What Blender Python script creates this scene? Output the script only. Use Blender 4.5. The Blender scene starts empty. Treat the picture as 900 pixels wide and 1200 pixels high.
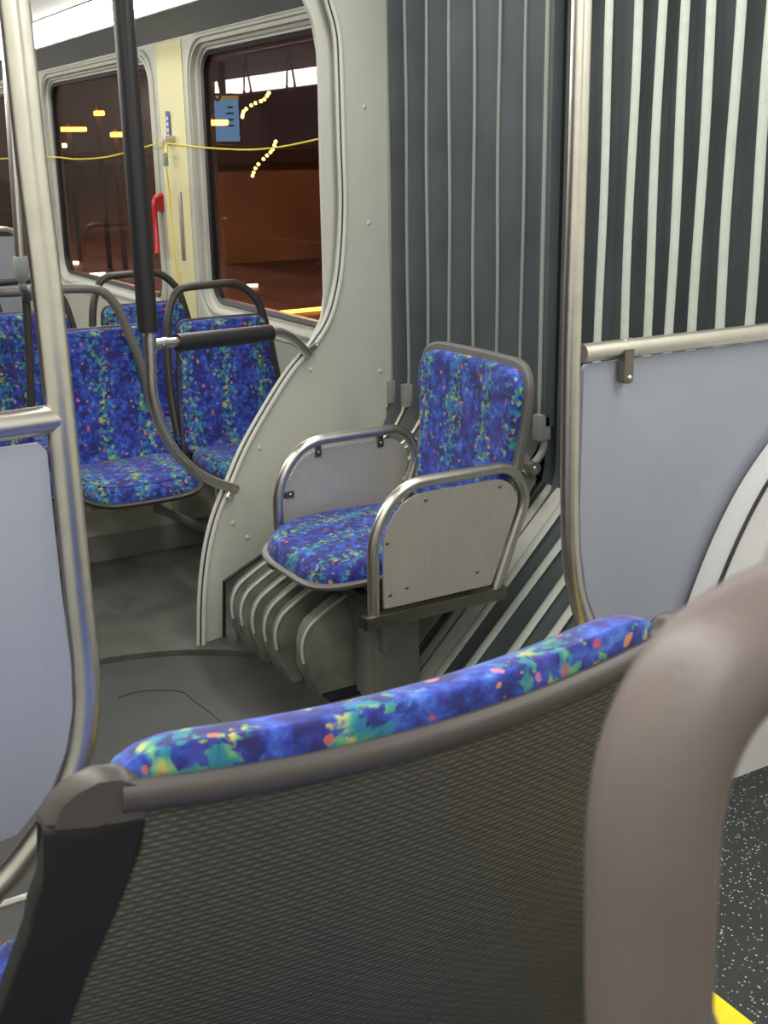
import bpy, bmesh, math, random
from mathutils import Vector, Matrix
random.seed(4)
C = bpy.context.scene.collection
PI = math.pi
sc = bpy.context.scene
# ------------------------------------------------------------------ camera
F = 1390.0; H = 1.5
yaw, pit, rol = map(math.radians, (30.10, 16.87, -0.98))
fw = Vector((math.sin(yaw)*math.cos(pit), math.cos(yaw)*math.cos(pit), -math.sin(pit)))
r0 = Vector((math.cos(yaw), -math.sin(yaw), 0)); u0 = r0.cross(fw)
rt = r0*math.cos(rol) + u0*math.sin(rol); up = -r0*math.sin(rol) + u0*math.cos(rol)
cam = bpy.data.cameras.new('camera'); co = bpy.data.objects.new('camera', cam); C.objects.link(co)
M = Matrix((rt, up, -fw)).transposed().to_4x4(); M.translation = Vector((0, 0, H)); co.matrix_world = M
cam.sensor_fit = 'HORIZONTAL'; cam.sensor_width = 36; cam.lens = F/900*36; cam.clip_start = .02; cam.clip_end = 300
cam.dof.use_dof = True; cam.dof.focus_distance = 2.9; cam.dof.aperture_fstop = 24
sc.camera = co
sc.view_settings.view_transform = 'Standard'; sc.view_settings.look = 'None'; sc.view_settings.gamma = 1
sc.view_settings.use_curve_mapping = False; sc.view_settings.exposure = 0.0

def ray(x, y): return fw*F + rt*(x-450) + up*(600-y)
def atY(x, y, Y): v = ray(x, y); return Vector((0, 0, H)) + v*(Y/v.y)
def atX(x, y, X): v = ray(x, y); return Vector((0, 0, H)) + v*(X/v.x)
def onP(x, y, p0, n):
    v = ray(x, y); o = Vector((0, 0, H)); return o + v*((p0-o).dot(n)/v.dot(n))

# ------------------------------------------------------------------ materials
def srgb(r, g, b):
    f = lambda c: (c/255/12.92) if c/255 <= .04045 else ((c/255+.055)/1.055)**2.4
    return (f(r), f(g), f(b), 1)
class NT:
    def __init__(s, name):
        s.m = bpy.data.materials.new(name); s.m.use_nodes = True; s.t = s.m.node_tree; s.t.nodes.clear()
        s.out = s.n('ShaderNodeOutputMaterial')
    def n(s, typ, **k):
        x = s.t.nodes.new(typ)
        for a, b in k.items(): setattr(x, a, b)
        return x
    def l(s, a, b): s.t.links.new(a, b)
    def setin(s, sock, v):
        if hasattr(v, 'is_linked'): s.l(v, sock)
        else: sock.default_value = v
    def math(s, op, a, b=0.0, c=None):
        x = s.n('ShaderNodeMath', operation=op); s.setin(x.inputs[0], a); s.setin(x.inputs[1], b)
        if c is not None: s.setin(x.inputs[2], c)
        return x.outputs[0]
    def mix(s, f, a, b):
        x = s.n('ShaderNodeMix', data_type='RGBA'); s.setin(x.inputs[0], f); s.setin(x.inputs[6], a); s.setin(x.inputs[7], b); return x.outputs[2]
    def ramp(s, f, stops, interp='LINEAR'):
        x = s.n('ShaderNodeValToRGB'); s.l(f, x.inputs[0]); r = x.color_ramp; r.interpolation = interp
        while len(r.elements) < len(stops): r.elements.new(.5)
        for e, (p, c) in zip(r.elements, stops): e.position = p; e.color = c if len(c) == 4 else (*c, 1)
        return x.outputs[0]
    def coord(s, off=(0, 0, 0), scale=(1, 1, 1)):
        t = s.n('ShaderNodeTexCoord'); mp = s.n('ShaderNodeMapping'); s.l(t.outputs['Object'], mp.inputs[0])
        mp.inputs['Location'].default_value = off; mp.inputs['Scale'].default_value = scale; return mp.outputs[0]
    def noise(s, v, sc_, det=3, rough=.5, out=0):
        x = s.n('ShaderNodeTexNoise'); s.l(v, x.inputs['Vector']); x.inputs['Scale'].default_value = sc_
        x.inputs['Detail'].default_value = det; x.inputs['Roughness'].default_value = rough; return x.outputs[out]
    def bsdf(s, col, rough=.5, metal=0, normal=None, **k):
        b = s.n('ShaderNodeBsdfPrincipled'); s.setin(b.inputs['Base Color'], col); s.setin(b.inputs['Roughness'], rough)
        b.inputs['Metallic'].default_value = metal
        for a, v in k.items(): s.setin(b.inputs[a.replace('_', ' ')], v)
        if normal is not None: s.l(normal, b.inputs['Normal'])
        s.l(b.outputs[0], s.out.inputs[0]); return b
    def bump(s, h, st=.3, d=.002):
        x = s.n('ShaderNodeBump'); s.l(h, x.inputs['Height']); x.inputs['Strength'].default_value = st; x.inputs['Distance'].default_value = d
        return x.outputs[0]
MT = {}
def plain(name, col, rough=.5, metal=0, var=.12, nscale=12, bump=0, **k):
    n = NT(name); v = n.coord(); a = n.noise(v, nscale, 4)
    c = n.mix(n.ramp(a, [(.3, (0, 0, 0)), (.7, (1, 1, 1))]), tuple(x*(1-var) for x in col[:3])+(1,), tuple(min(1, x*(1+var)) for x in col[:3])+(1,))
    nm = n.bump(n.noise(v, 260, 2), bump, .001) if bump else None
    n.bsdf(c, rough, metal, nm, **k); MT[name] = n.m; return n.m
plain('steel', (.74, .71, .65, 1), .31, 1, .06, 30)
plain('steel_dull', (.50, .48, .43, 1), .42, 1, .12, 18)
plain('steel_dark', (.25, .235, .20, 1), .38, 1, .1, 30)
plain('wall_grey', srgb(202, 204, 195), .45, 0, .03, 5)
plain('wall_dim', srgb(92, 78, 70), .5, 0, .1, 3)  # left side darkened in colour so its reflection in the panes stays dim
plain('alu', (.8, .79, .72, 1), .45, .25, .06, 10)
plain('cream', srgb(232, 226, 176), .5, 0, .03, 8)
plain('frame_white', srgb(196, 198, 186), .4, 0, .05, 9)
plain('cove', srgb(120, 122, 124), .5, 0, .05, 6)
plain('ceiling', srgb(150, 152, 150), .6, 0, .05, 5)
plain('rubber', srgb(38, 39, 42), .45, 0, .1, 30)
plain('padding', srgb(40, 40, 43), .42, 0, .1, 60, .25)
plain('gasket', srgb(28, 30, 34), .4, 0, .1, 30)
plain('plastic_dark', srgb(62, 58, 56), .42, 0, .08, 40, .1)
plain('plastic_brown', srgb(96, 87, 85), .42, 0, .05, 35, .2)
plain('plastic_trim', srgb(74, 70, 68), .4, 0, .05, 35, .1)
plain('shell_black', srgb(19, 18, 19), .6, 0, .1, 40, .1)
plain('shell_grey', srgb(110, 108, 104), .38, 0, .06, 30)
plain('partition_grey', srgb(152, 157, 172), .35, 0, .03, 4)
plain('pedestal_paint', srgb(132, 133, 126), .5, 0, .1, 9)
plain('bellows', srgb(74, 82, 84), .7, 0, .16, 5, .2)
plain('fold_fabric', srgb(122, 128, 116), .7, 0, .28, 11, .25)
plain('rib_tape', srgb(196, 204, 194), .55, 0, .05, 30, .2)
plain('rib_shaded', srgb(140, 146, 140), .6, 0, .05, 30, .2)  # same ribs, colour darkened for the weaker light on the far ones
plain('boot', srgb(140, 146, 142), .55, 0, .05, 30)
plain('floor_joint', srgb(63, 65, 63), .5, 0, .18, 5, .1)
plain('red', srgb(190, 22, 30), .35)
plain('yellow', srgb(236, 214, 60), .4)
plain('nosing', srgb(240, 210, 30), .5)
plain('blue_label', srgb(60, 66, 160), .4)
plain('label_white', srgb(225, 225, 230), .4)
plain('asphalt', (.12, .055, .045, 1), .6, 0, .4, .4)
plain('facade_tan', (.36, .2, .09, 1), .8, 0, .3, .5)
plain('facade_dark', (.06, .03, .03, 1), .8, 0, .3, .5)
plain('box_face', srgb(185, 184, 168), .55, 0, .2, 14, .2)
plain('housing_white', srgb(205, 205, 206), .3, 0, .02, 4)
plain('strap_grey', srgb(120, 110, 105), .6)

def floor_mat(name, base, spk, thr, wear):
    n = NT(name); v = n.coord(); a = n.noise(v, 7, 6, .65)
    c = n.mix(n.ramp(a, [(.35, (0, 0, 0)), (.72, (1, 1, 1))]), base, wear)
    vo = n.n('ShaderNodeTexVoronoi'); n.l(v, vo.inputs['Vector']); vo.inputs['Scale'].default_value = 210
    sep = n.n('ShaderNodeSeparateColor'); n.l(vo.outputs['Color'], sep.inputs[0])
    m = n.math('MULTIPLY', n.math('LESS_THAN', vo.outputs['Distance'], .36), n.math('GREATER_THAN', sep.outputs[0], thr))
    c2 = n.mix(m, c, spk)
    n.bsdf(c2, .5, 0, n.bump(n.noise(v, 300, 2), .3, .001)); MT[name] = n.m
floor_mat('floor_far', srgb(72, 73, 68), srgb(100, 100, 96), .85, srgb(98, 99, 92))
floor_mat('floor_speckled', srgb(34, 36, 37), srgb(185, 187, 186), .83, srgb(44, 46, 47))

def emit(name, col, st):
    n = NT(name); e = n.n('ShaderNodeEmission'); e.inputs[0].default_value = col; e.inputs[1].default_value = st
    n.l(e.outputs[0], n.out.inputs[0]); MT[name] = n.m
emit('light', (1, .965, .90, 1), 11.0)
emit('light_rear', (1, .965, .90, 1), 22.0)
emit('street_orange', (1, .42, .06, 1), 8)
emit('street_white', (1, .72, .35, 1), 8)
emit('trail_dot', (1, .62, .12, 1), 14)
emit('screen', (.22, .55, 1, 1), 5.0)
emit('screen_text', (.02, .1, .5, 1), 1)
emit('screen_head', (1, .75, .2, 1), 3)

def fabric(name, off, sc_=1, dotp=.88):
    n = NT(name); v = n.coord(off, (sc_, sc_, sc_)); sx = n.n('ShaderNodeSeparateXYZ'); n.l(v, sx.inputs[0])
    v2 = n.n('ShaderNodeVectorMath', operation='ADD'); n.l(v, v2.inputs[0])
    wv = n.n('ShaderNodeVectorMath', operation='SCALE'); n.l(n.noise(v, 30, 2, out=1), wv.inputs[0]); wv.inputs['Scale'].default_value = .02
    n.l(wv.outputs[0], v2.inputs[1]); w = v2.outputs[0]
    base = n.ramp(n.noise(w, 34, 6, .66), [(.34, (.010, .012, .09)), (.45, (.014, .022, .19)), (.54, (.024, .055, .40)), (.63, (.05, .13, .56)), (.76, (.15, .31, .68))])
    purple = n.ramp(n.noise(w, 11, 2), [(.52, (0, 0, 0)), (.62, (1, 1, 1))])
    base = n.mix(n.math('MULTIPLY', purple, .32), base, (.05, .012, .16, 1))
    band = n.math('SINE', n.math('ADD', n.math('MULTIPLY', sx.outputs[0], 43.0), n.math('MULTIPLY', n.noise(v, 7, 2), 5.0)))
    band = n.math('MULTIPLY_ADD', band, .085, 0.0)
    g = n.math('ADD', n.noise(w, 62, 4, .6), band)
    gm = n.ramp(g, [(.56, (0, 0, 0)), (.62, (1, 1, 1))])
    gcol = n.ramp(n.noise(w, 50, 2), [(.38, (.015, .22, .36)), (.48, (.03, .33, .26)), (.56, (.16, .50, .12)), (.66, (.62, .60, .08))])
    c = n.mix(n.math('MULTIPLY', gm, .68), base, gcol)
    vo = n.n('ShaderNodeTexVoronoi'); n.l(w, vo.inputs['Vector']); vo.inputs['Scale'].default_value = 62
    sp = n.n('ShaderNodeSeparateColor'); n.l(vo.outputs['Color'], sp.inputs[0])
    m = n.math('MULTIPLY', n.math('LESS_THAN', vo.outputs['Distance'], .34), n.math('GREATER_THAN', sp.outputs[0], dotp))
    oc = n.ramp(sp.outputs[1], [(0, (.55, .03, .05)), (.45, (.62, .10, .05)), (.7, (.85, .38, .04)), (.9, (.75, .2, .35))])
    c = n.mix(n.math('MULTIPLY', m, .7), c, oc)
    n.bsdf(c, .85, 0, n.bump(n.noise(v, 420, 2), .35, .001), Sheen_Weight=.15); MT[name] = n.m
fabric('fabric', (0, 0, 0)); fabric('fabric_near', (.37, .2, .11), .95, .80)

def dots(name, base, dot, kx, kz, ax, metal, rough, bumpst=.5, row=False):
    n = NT(name); v = n.coord(); s = n.n('ShaderNodeSeparateXYZ'); n.l(v, s.inputs[0])
    a = s.outputs[{'x': 0, 'y': 1}[ax]]; z = s.outputs[2]
    if row:
        rz = n.math('MULTIPLY', z, kz); par = n.math('MODULO', n.math('FLOOR', rz), 2.0)
        hx = n.math('SINE', n.math('ADD', n.math('MULTIPLY', a, kx*2*PI), n.math('MULTIPLY', par, PI)))
        hz = n.math('SINE', n.math('MULTIPLY', n.math('FRACT', rz), PI))
        h = n.math('MULTIPLY', n.math('MULTIPLY_ADD', hx, .35, .65), hz)
    else:
        hx = n.math('SINE', n.math('MULTIPLY', n.math('ADD', a, z), kx*2*PI)); hz = n.math('SINE', n.math('MULTIPLY', n.math('SUBTRACT', a, z), kz*2*PI))
        h = n.math('MULTIPLY_ADD', n.math('MULTIPLY', hx, hz), .5, .5)
    m = n.ramp(h, [(.45, (0, 0, 0)), (.85, (1, 1, 1))])
    lo = n.noise(v, 9, 3)
    b = n.mix(lo, tuple(x*.85 for x in base[:3])+(1,), tuple(x*1.12 for x in base[:3])+(1,))
    c = n.mix(m, b, dot)
    n.bsdf(c, rough, metal, n.bump(h, bumpst, .002)); MT[name] = n.m
dots('perforated', (.66, .64, .57, 1), (.30, .29, .26, 1), 95, 95, 'y', .45, .42, .3)
dots('shell_textured', srgb(66, 65, 57), srgb(86, 84, 74), 75, 230, 'x', 0, .4, .55, True)

def glass():
    n = NT('window_glass'); tr = n.n('ShaderNodeBsdfTransparent'); tr.inputs[0].default_value = (.75, .64, .60, 1)
    gl = n.n('ShaderNodeBsdfGlossy'); gl.inputs['Roughness'].default_value = .012; gl.inputs[0].default_value = (.95, .8, .74, 1)
    mx = n.n('ShaderNodeMixShader'); mx.inputs[0].default_value = .075
    n.l(tr.outputs[0], mx.inputs[1]); n.l(gl.outputs[0], mx.inputs[2]); n.l(mx.outputs[0], n.out.inputs[0])
    MT['glass'] = n.m
glass()

# ------------------------------------------------------------------ object helpers
def empty(name, loc=(0, 0, 0), rz=0):
    o = bpy.data.objects.new(name, None); C.objects.link(o); o.location = loc; o.rotation_euler = (0, 0, rz); o.empty_display_size = .1; return o
def tag(o, label=None, cat=None, group=None, kind=None):
    if label: o['label'] = label
    if cat: o['category'] = cat
    if group: o['group'] = group
    if kind: o['kind'] = kind
    return o
def root_of(o):
    while o.parent: o = o.parent
    return o
def obj(name, bm, mat, parent=None, smooth=40, world=False):
    """one mesh object; world=True: vertices are in world space (unrotated root)"""
    bmesh.ops.remove_doubles(bm, verts=bm.verts, dist=1e-5)
    bmesh.ops.recalc_face_normals(bm, faces=bm.faces)
    if world and parent is not None:
        l = Vector(root_of(parent).location)
        for v in bm.verts: v.co -= l
    me = bpy.data.meshes.new(name); bm.to_mesh(me); bm.free()
    if smooth:
        for p in me.polygons: p.use_smooth = True
        me.set_sharp_from_angle(angle=math.radians(smooth))
    me.materials.append(MT[mat] if isinstance(mat, str) else mat)
    o = bpy.data.objects.new(name, me); C.objects.link(o)
    if parent is not None: o.parent = parent
    return o
def struct(name, bm, mat, **k): o = obj(name, bm, mat, **k); o['kind'] = 'structure'; return o
def copy_tree(o, parent=None):
    c = o.copy(); C.objects.link(c); c.parent = parent
    for ch in list(o.children): copy_tree(ch, c)
    return c
B = bmesh.new
def face(bm, vs):
    try: bm.faces.new(vs)
    except ValueError: pass
def box(bm, a, b, bev=0):
    a, b = Vector(a), Vector(b); t = bmesh.new()
    r = bmesh.ops.create_cube(t, size=1)
    for v in t.verts: v.co = Vector(((a[i]+b[i])/2 + v.co[i]*(b[i]-a[i]) for i in range(3)))
    if bev: bmesh.ops.bevel(t, geom=t.edges[:], offset=bev, segments=2, profile=.7, affect='EDGES')
    merge(bm, t); return bm
def merge(bm, t, M_=None):
    m = {}
    for v in t.verts: m[v] = bm.verts.new(M_ @ v.co if M_ else v.co)
    for f in t.faces: face(bm, [m[v] for v in f.verts])
    t.free()
def fillet(pts, r, seg=7):
    pts = [Vector(p) for p in pts]; out = [pts[0]]
    for i in range(1, len(pts)-1):
        p = pts[i]; a = (pts[i-1]-p); b = (pts[i+1]-p); rr = r[i-1] if isinstance(r, (list, tuple)) else r
        la, lb = a.length, b.length; a.normalize(); b.normalize(); d = min(rr, la*.49, lb*.49)
        p0, p1 = p+a*d, p+b*d
        for k in range(seg+1):
            t = k/seg; out.append(p0*(1-t)**2 + p*2*t*(1-t) + p1*t*t)
    out.append(pts[-1]); return out
def catmull(pts, n=8):
    pts = [Vector(p) for p in pts]; P_ = [2*pts[0]-pts[1]] + pts + [2*pts[-1]-pts[-2]]; out = []
    for i in range(1, len(P_)-2):
        p0, p1, p2, p3 = P_[i-1:i+3]
        for k in range(n):
            t = k/n; out.append(.5*((2*p1)+(-p0+p2)*t+(2*p0-5*p1+4*p2-p3)*t*t+(-p0+3*p1-3*p2+p3)*t**3))
    out.append(pts[-1]); return out
def tube(bm, pts, r, seg=16, ry=None, upv=None, closed=False, caps=True):
    """round (or oval: r across, ry along upv) tube through pts"""
    pts = [Vector(p) for p in pts]; n = len(pts); rings = []
    T0 = (pts[1]-pts[0]).normalized()
    nrm = Vector(upv) if upv else (Vector((0, 0, 1)) if abs(T0.z) < .9 else Vector((1, 0, 0)))
    for i, p in enumerate(pts):
        if closed: t = (pts[(i+1) % n]-pts[i-1]).normalized()
        else: t = (pts[min(i+1, n-1)]-pts[max(i-1, 0)]).normalized()
        if upv: nrm = Vector(upv)
        nrm = (nrm - t*nrm.dot(t)).normalized(); bn = t.cross(nrm)
        rr = r[i] if isinstance(r, (list, tuple)) else r; r2 = ry if ry else rr
        rings.append([bm.verts.new(p + bn*math.cos(a)*rr + nrm*math.sin(a)*r2) for a in [2*PI*k/seg for k in range(seg)]])
    for i in range(n if closed else n-1):
        A, Bq = rings[i], rings[(i+1) % n]
        for k in range(seg): face(bm, [A[k], A[(k+1) % seg], Bq[(k+1) % seg], Bq[k]])
    if caps and not closed: face(bm, rings[0][::-1]); face(bm, rings[-1])
    return bm
def cyl(bm, a, b, r, seg=20): return tube(bm, [a, b], r, seg)
def dome(bm, c, axis, r, h, seg=12):
    """round headed screw / cap standing on c along axis"""
    c = Vector(c); ax = Vector(axis).normalized(); x = ax.orthogonal().normalized(); y = ax.cross(x); prev = None
    for k in range(5):
        a = k/4*PI/2; rr = r*math.cos(a); hh = h*math.sin(a)
        if k == 4: top = bm.verts.new(c+ax*h); [face(bm, [prev[i], prev[(i+1) % seg], top]) for i in range(seg)]; break
        ring = [bm.verts.new(c + ax*hh + x*rr*math.cos(2*PI*i/seg) + y*rr*math.sin(2*PI*i/seg)) for i in range(seg)]
        if prev: [face(bm, [prev[i], prev[(i+1) % seg], ring[(i+1) % seg], ring[i]]) for i in range(seg)]
        else: face(bm, ring[::-1])
        prev = ring
    return bm
def studs(name, places, mat, parent, r=.0055, h=.004, world=False):
    for p, ax in places:
        b_ = B(); dome(b_, p, ax, r, h); obj(name, b_, mat, parent, world=world)
def prism(bm, pts, d, bev=0):
    """planar outline pts (3D) extruded by vector d"""
    t = bmesh.new(); vs = [t.verts.new(Vector(p)) for p in pts]; f = t.faces.new(vs)
    e = bmesh.ops.extrude_face_region(t, geom=[f]); nv = [x for x in e['geom'] if isinstance(x, bmesh.types.BMVert)]
    for v in nv: v.co += Vector(d)
    bmesh.ops.recalc_face_normals(t, faces=t.faces)
    if bev:
        n = Vector(d).normalized(); es = [x for x in t.edges if abs((x.verts[1].co-x.verts[0].co).normalized().dot(n)) < .3]
        bmesh.ops.bevel(t, geom=es, offset=bev, segments=2, profile=.7, affect='EDGES')
    merge(bm, t); return bm
def rrect(w0, h0, w1, h1, r, n=6):
    """rounded rectangle in 2D, counter-clockwise"""
    out = []
    for (cx, cy, a0) in ((w1-r, h1-r, 0), (w0+r, h1-r, 90), (w0+r, h0+r, 180), (w1-r, h0+r, 270)):
        for k in range(n+1):
            a = math.radians(a0+90*k/n); out.append((cx+r*math.cos(a), cy+r*math.sin(a)))
    return out
def loft(bm, loops, closed=True):
    rs = [[bm.verts.new(Vector(p)) for p in l] for l in loops]; n = len(rs[0])
    for A, Bq in zip(rs, rs[1:]):
        for k in range(n if closed else n-1): face(bm, [A[k], A[(k+1) % n], Bq[(k+1) % n], Bq[k]])
    return rs
def pillow(outline, t_f, t_b, warp, rnd=.012):
    """cushion: 2D outline rings; warp((a,b,d)) -> 3D, d toward the sitter positive"""
    bm = B(); n = len(outline); cx = sum(p[0] for p in outline)/n; cy = sum(p[1] for p in outline)/n
    R = max(math.hypot(p[0]-cx, p[1]-cy) for p in outline)
    prof = []
    for k in range(6): a = k/5*PI/2; prof.append((1-(rnd/R)*1.0*(1-math.cos(a)), math.sin(a)))
    rings = []
    for s, h in prof: rings.append((s, t_f*(.0+.92*h)))
    for s in (.9, .8, .7, .6, .5, .4, .3, .2, .1): rings.append((s, t_f*(.92+.08*(1-s*s)*2.2)))
    rings = rings[::-1]
    for s, h in prof[1:]: rings.append((s, -t_b*h))
    for s in (.85, .7, .55, .4, .25, .1): rings.append((s, -t_b))
    loops = [[warp((cx+(p[0]-cx)*s, cy+(p[1]-cy)*s, h)) for p in outline] for s, h in rings]
    rs = loft(bm, loops); face(bm, rs[0]); face(bm, rs[-1][::-1]); return bm
def densify(pts, step=.03):
    out = []
    for i, p in enumerate(pts):
        q = pts[(i+1) % len(pts)]; L = math.hypot(q[0]-p[0], q[1]-p[1]); k = max(1, int(L/step))
        out += [(p[0]+(q[0]-p[0])*j/k, p[1]+(q[1]-p[1])*j/k) for j in range(k)]
    return out
def trap(hb, ht, z0, z1, rb, rtp, n=6):
    """rounded trapezoid: half widths at bottom/top"""
    pts = fil2([(-hb, z0), (hb, z0), (ht, z1), (-ht, z1)], [rb, rb, rtp, rtp], n); return densify(pts)
def fil2(P_, R, n=6):
    out = []; m = len(P_)
    for i in range(m):
        p = Vector(P_[i]); a = Vector(P_[i-1])-p; b = Vector(P_[(i+1) % m])-p; d = min(R[i], a.length*.49, b.length*.49)
        p0 = p+a.normalized()*d; p1 = p+b.normalized()*d
        for k in range(n+1):
            t = k/n; q = p0*(1-t)**2+p*2*t*(1-t)+p1*t*t; out.append((q.x, q.y))
    return out

# ------------------------------------------------------------------ seats (local: x width, faces -y, z up, origin on floor)
def back_warp(zc, zt, rec, bow):
    def w(p):
        a, b, d = p; t = (b-zc)/(zt-zc); y = rec*(t if t > 0 else t*.6) + .02*math.sin(max(0, min(1, t))*PI) - bow*(a/.2)**2
        return Vector((a, y-d, b))
    return w
def cush_out(hw, dep):
    return densify(fil2([(-hw*.86, 0.0), (hw*.86, 0.0), (hw, -dep*.45), (hw*.9, -dep), (-hw*.9, -dep), (-hw, -dep*.45)], [.05, .05, .12, .16, .16, .12]))
def seat_core(root, hwb, hwt, zc, zt, dep, rec=.09, bow=.015, fab='fabric', shell='shell_grey', rt_=.07, lip=.018, seat_hw=None, cx=0, cxs=0, pan=.03):
    w0_ = back_warp(zc, zt, rec, bow); w = lambda p: w0_(p)+Vector((cx, 0, 0)); zb = zc-.03; sh = seat_hw or hwb
    obj('backrest', pillow(trap(hwb, hwt, zb, zt, .05, rt_), .035, .004, w), fab, root)
    s = obj('back_shell', pillow(trap(hwb+lip, hwt+lip, zb-.03, zt+lip, .05, rt_+lip*.8), .004, .022, w, .01), shell, root)
    def cw(p):
        a, b, d = p; return Vector((a+cxs, b, zc-.045 + d - .018*max(0, (-b/dep)-.55)**2/.2 - .01*math.cos(a/sh*1.4)))
    obj('seat_cushion', pillow(cush_out(sh, dep), .052, .01, cw, .03), fab, root)
    obj('seat_pan', pillow(cush_out(sh+.014, dep+.014), .004, pan, cw, .02), shell, root)
    return w
def far_seat():
    r = empty('bus_seat')
    zc, zt = .425, .885
    w = seat_core(r, .222, .172, zc, zt, .385, .085, .012, rt_=.035, pan=.016, lip=.007, shell='plastic_dark')
    # grab handle: loop rising over the backrest and running down behind its edges
    def hp(x, z, dy=.03): return w((x, z, -dy))
    P_ = [hp(-.222, .46), hp(-.226, .60), hp(-.222, .75), hp(-.205, .90), hp(-.16, 1.005, .02), hp(.10, 1.01, .02), hp(.175, .94), hp(.206, .80), hp(.226, .60), hp(.222, .46)]
    P_ = [Vector((p.x, p.y, p.z)) for p in P_]
    obj('grab_handle', tube(B(), catmull(fillet(P_, .06, 3), 2), .0155, 14), 'plastic_dark', r)
    for ya in (-.31, -.09):
        bm = B(); box(bm, (-.2, ya, .325), (.2, ya+.05, .365), .004); obj('support_beam', bm, 'pedestal_paint', r)
    bm = B(); tube(bm, [(.10, -.13, .245), (.315, -.07, .105)], .016, 10); dome(bm, (.10, -.146, .245), (0, -1, 0), .018, .006)
    obj('brace', bm, 'pedestal_paint', r)
    bm = B(); box(bm, (-.04, .112, 0), (.04, .13, .38), .004); obj('leg', bm, 'pedestal_paint', r)
    return r
FZ = .02
proto = far_seat()
ROW1 = [(1.755, 'blue patterned seat beside the window wall, partly behind the curved bulkhead edge'),
        (1.272, 'blue patterned seat in the middle, behind the steel lower bend of the padded pole'),
        (.815, 'blue patterned seat cut by the photo edge, seen between the two steel poles')]
for i, (x, lb) in enumerate(ROW1):
    o = proto if i == 0 else copy_tree(proto)
    o.location = (x, 4.165 + .19*(i == 2), FZ)
    if i == 0: protos = copy_tree(proto)
    if i:
        for ch in list(o.children):
            if ch.name.startswith('grab_handle'): bpy.data.objects.remove(ch)
    tag(o, lb, 'seat', 'blue seats in the front bench row')
ROW2 = [(1.66, 4.78, 'blue patterned seat whose top edge shows just behind the seat beside the window'),
        (1.165, 4.80, 'blue patterned seat of the second row showing behind the middle seat'),
        (1.02, 5.45, 'blue patterned seat in the third row, its top showing under the distant partition')]
for k_, (x, y, lb) in enumerate(ROW2):
    o = copy_tree(proto) if k_ else protos; o.location = (x, y, FZ); tag(o, lb, 'seat', 'blue seats further back in the rear section')
# seat base box under row 1
t = empty('seat_base', (1.2, 4.45, FZ)); tag(t, 'grey metal box carrying the bench row of blue seats, standing on the floor', 'seat base')
bm = B(); box(bm, (.55, 4.27, FZ), (1.70, 4.276, FZ+.320), .002); obj('box', bm, 'box_face', t, world=True)
bm = B(); box(bm, (.55, 4.255, FZ), (1.70, 4.272, FZ+.10), .003); obj('kick_plate', bm, 'pedestal_paint', t, world=True)
bm = B(); box(bm, (1.52, 4.258, FZ+.12), (1.69, 4.272, FZ+.31), .003); obj('access_cover', bm, 'box_face', t, world=True)

# ------------------------------------------------------------------ joint seat (faces the aisle)
js = empty('bus_seat', (1.79, 2.715, 0), -PI/2)
tag(js, 'single blue patterned seat with perforated steel armrests on a grey pedestal', 'seat')
# local x -> -world y ; local y -> world x ; so near arm (world y 2.45) is local x=+.265
seat_core(js, .180, .252, .494, .955, .50, .075, .012, rt_=.085, lip=.022, seat_hw=.245, cx=.032, cxs=-.036, pan=.016)
def armrest(x, flip):
    f = [(-.405, .37), (-.405, .59), (-.32, .703), (.02, .703), (.075, .618), (-.025, .37)]
    pts = fillet([Vector((x, a, b)) for a, b in f], [.10, .10, .07, .06], 6)
    a = obj('armrest', tube(B(), pts, .0155, 16), 'steel', js)
    g = [(-.378, .385), (-.378, .59), (-.305, .675), (.0, .675), (.047, .613), (-.043, .385)]
    o2 = fil2(g, [.008, .08, .06, .05, .05, .008], 5)
    xi = x - .004*flip
    obj('perforated_panel', prism(B(), [Vector((xi-.002, p, q)) for p, q in o2], (.004, 0, 0)), 'perforated', a)
    bm = B()
    box(bm, (x-.019, -.435, .340), (x+.019, .0, .374), .003); obj('arm_rail', bm, 'steel_dark', a)
    bm = B(); box(bm, (x-.0175, -.440, .3415), (x+.0175, -.434, .3725), .002); obj('end_cap', bm, 'gasket', a)
    sd = 1 if flip < 0 else -1
    if flip < 0: studs('screw', [((xi+.002, p, q), (1, 0, 0)) for p, q in ((-.365, .56), (-.25, .655), (-.02, .655), (-.09, .43), (-.31, .43), (-.36, .42))], 'steel_dark', a)
    else:
        for k, (p, q) in enumerate(((-.27, .676), (-.06, .676), (-.375, .555))):
            bm = B()
            if k < 2: box(bm, (xi+.002, p-.010, q-.022), (xi+.008, p+.010, q+.018), .0025)
            else: box(bm, (xi+.002, p-.018, q-.010), (xi+.008, p+.022, q+.010), .0025)
            obj('mounting_clip', bm, 'steel_dark', a); studs('screw', [((xi+.008, p+(.01 if k == 2 else 0), q-.008*(k < 2)), (1, 0, 0))], 'steel', a, .004, .003)
armrest(.265, -1); armrest(-.285, 1)
bm = B(); prism(bm, [(-.19, -.29, .42), (.035, -.29, .42), (.035, -.29, 0), (-.048, -.29, 0), (-.048, -.29, .19), (-.10, -.29, .27)], (0, .012, 0), .002)
obj('front_plate', bm, 'pedestal_paint', js)
bm = B(); box(bm, (-.044, -.281, 0), (.033, -.125, .42), .003)
obj('pedestal', bm, 'pedestal_paint', js)
bm = B(); prism(bm, [(.033, -.265, .40), (.033, -.165, .40), (.033, -.165, .245), (.033, -.245, .16), (.033, -.262, .16)], (.03, 0, 0), .002)
obj('gusset', bm, 'pedestal_paint', js)
for ya in (-.40, -.12):
    bm = B(); box(bm, (-.27, ya, .375), (.25, ya+.03, .405), .003); obj('cross_bar', bm, 'gasket', js)
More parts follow.
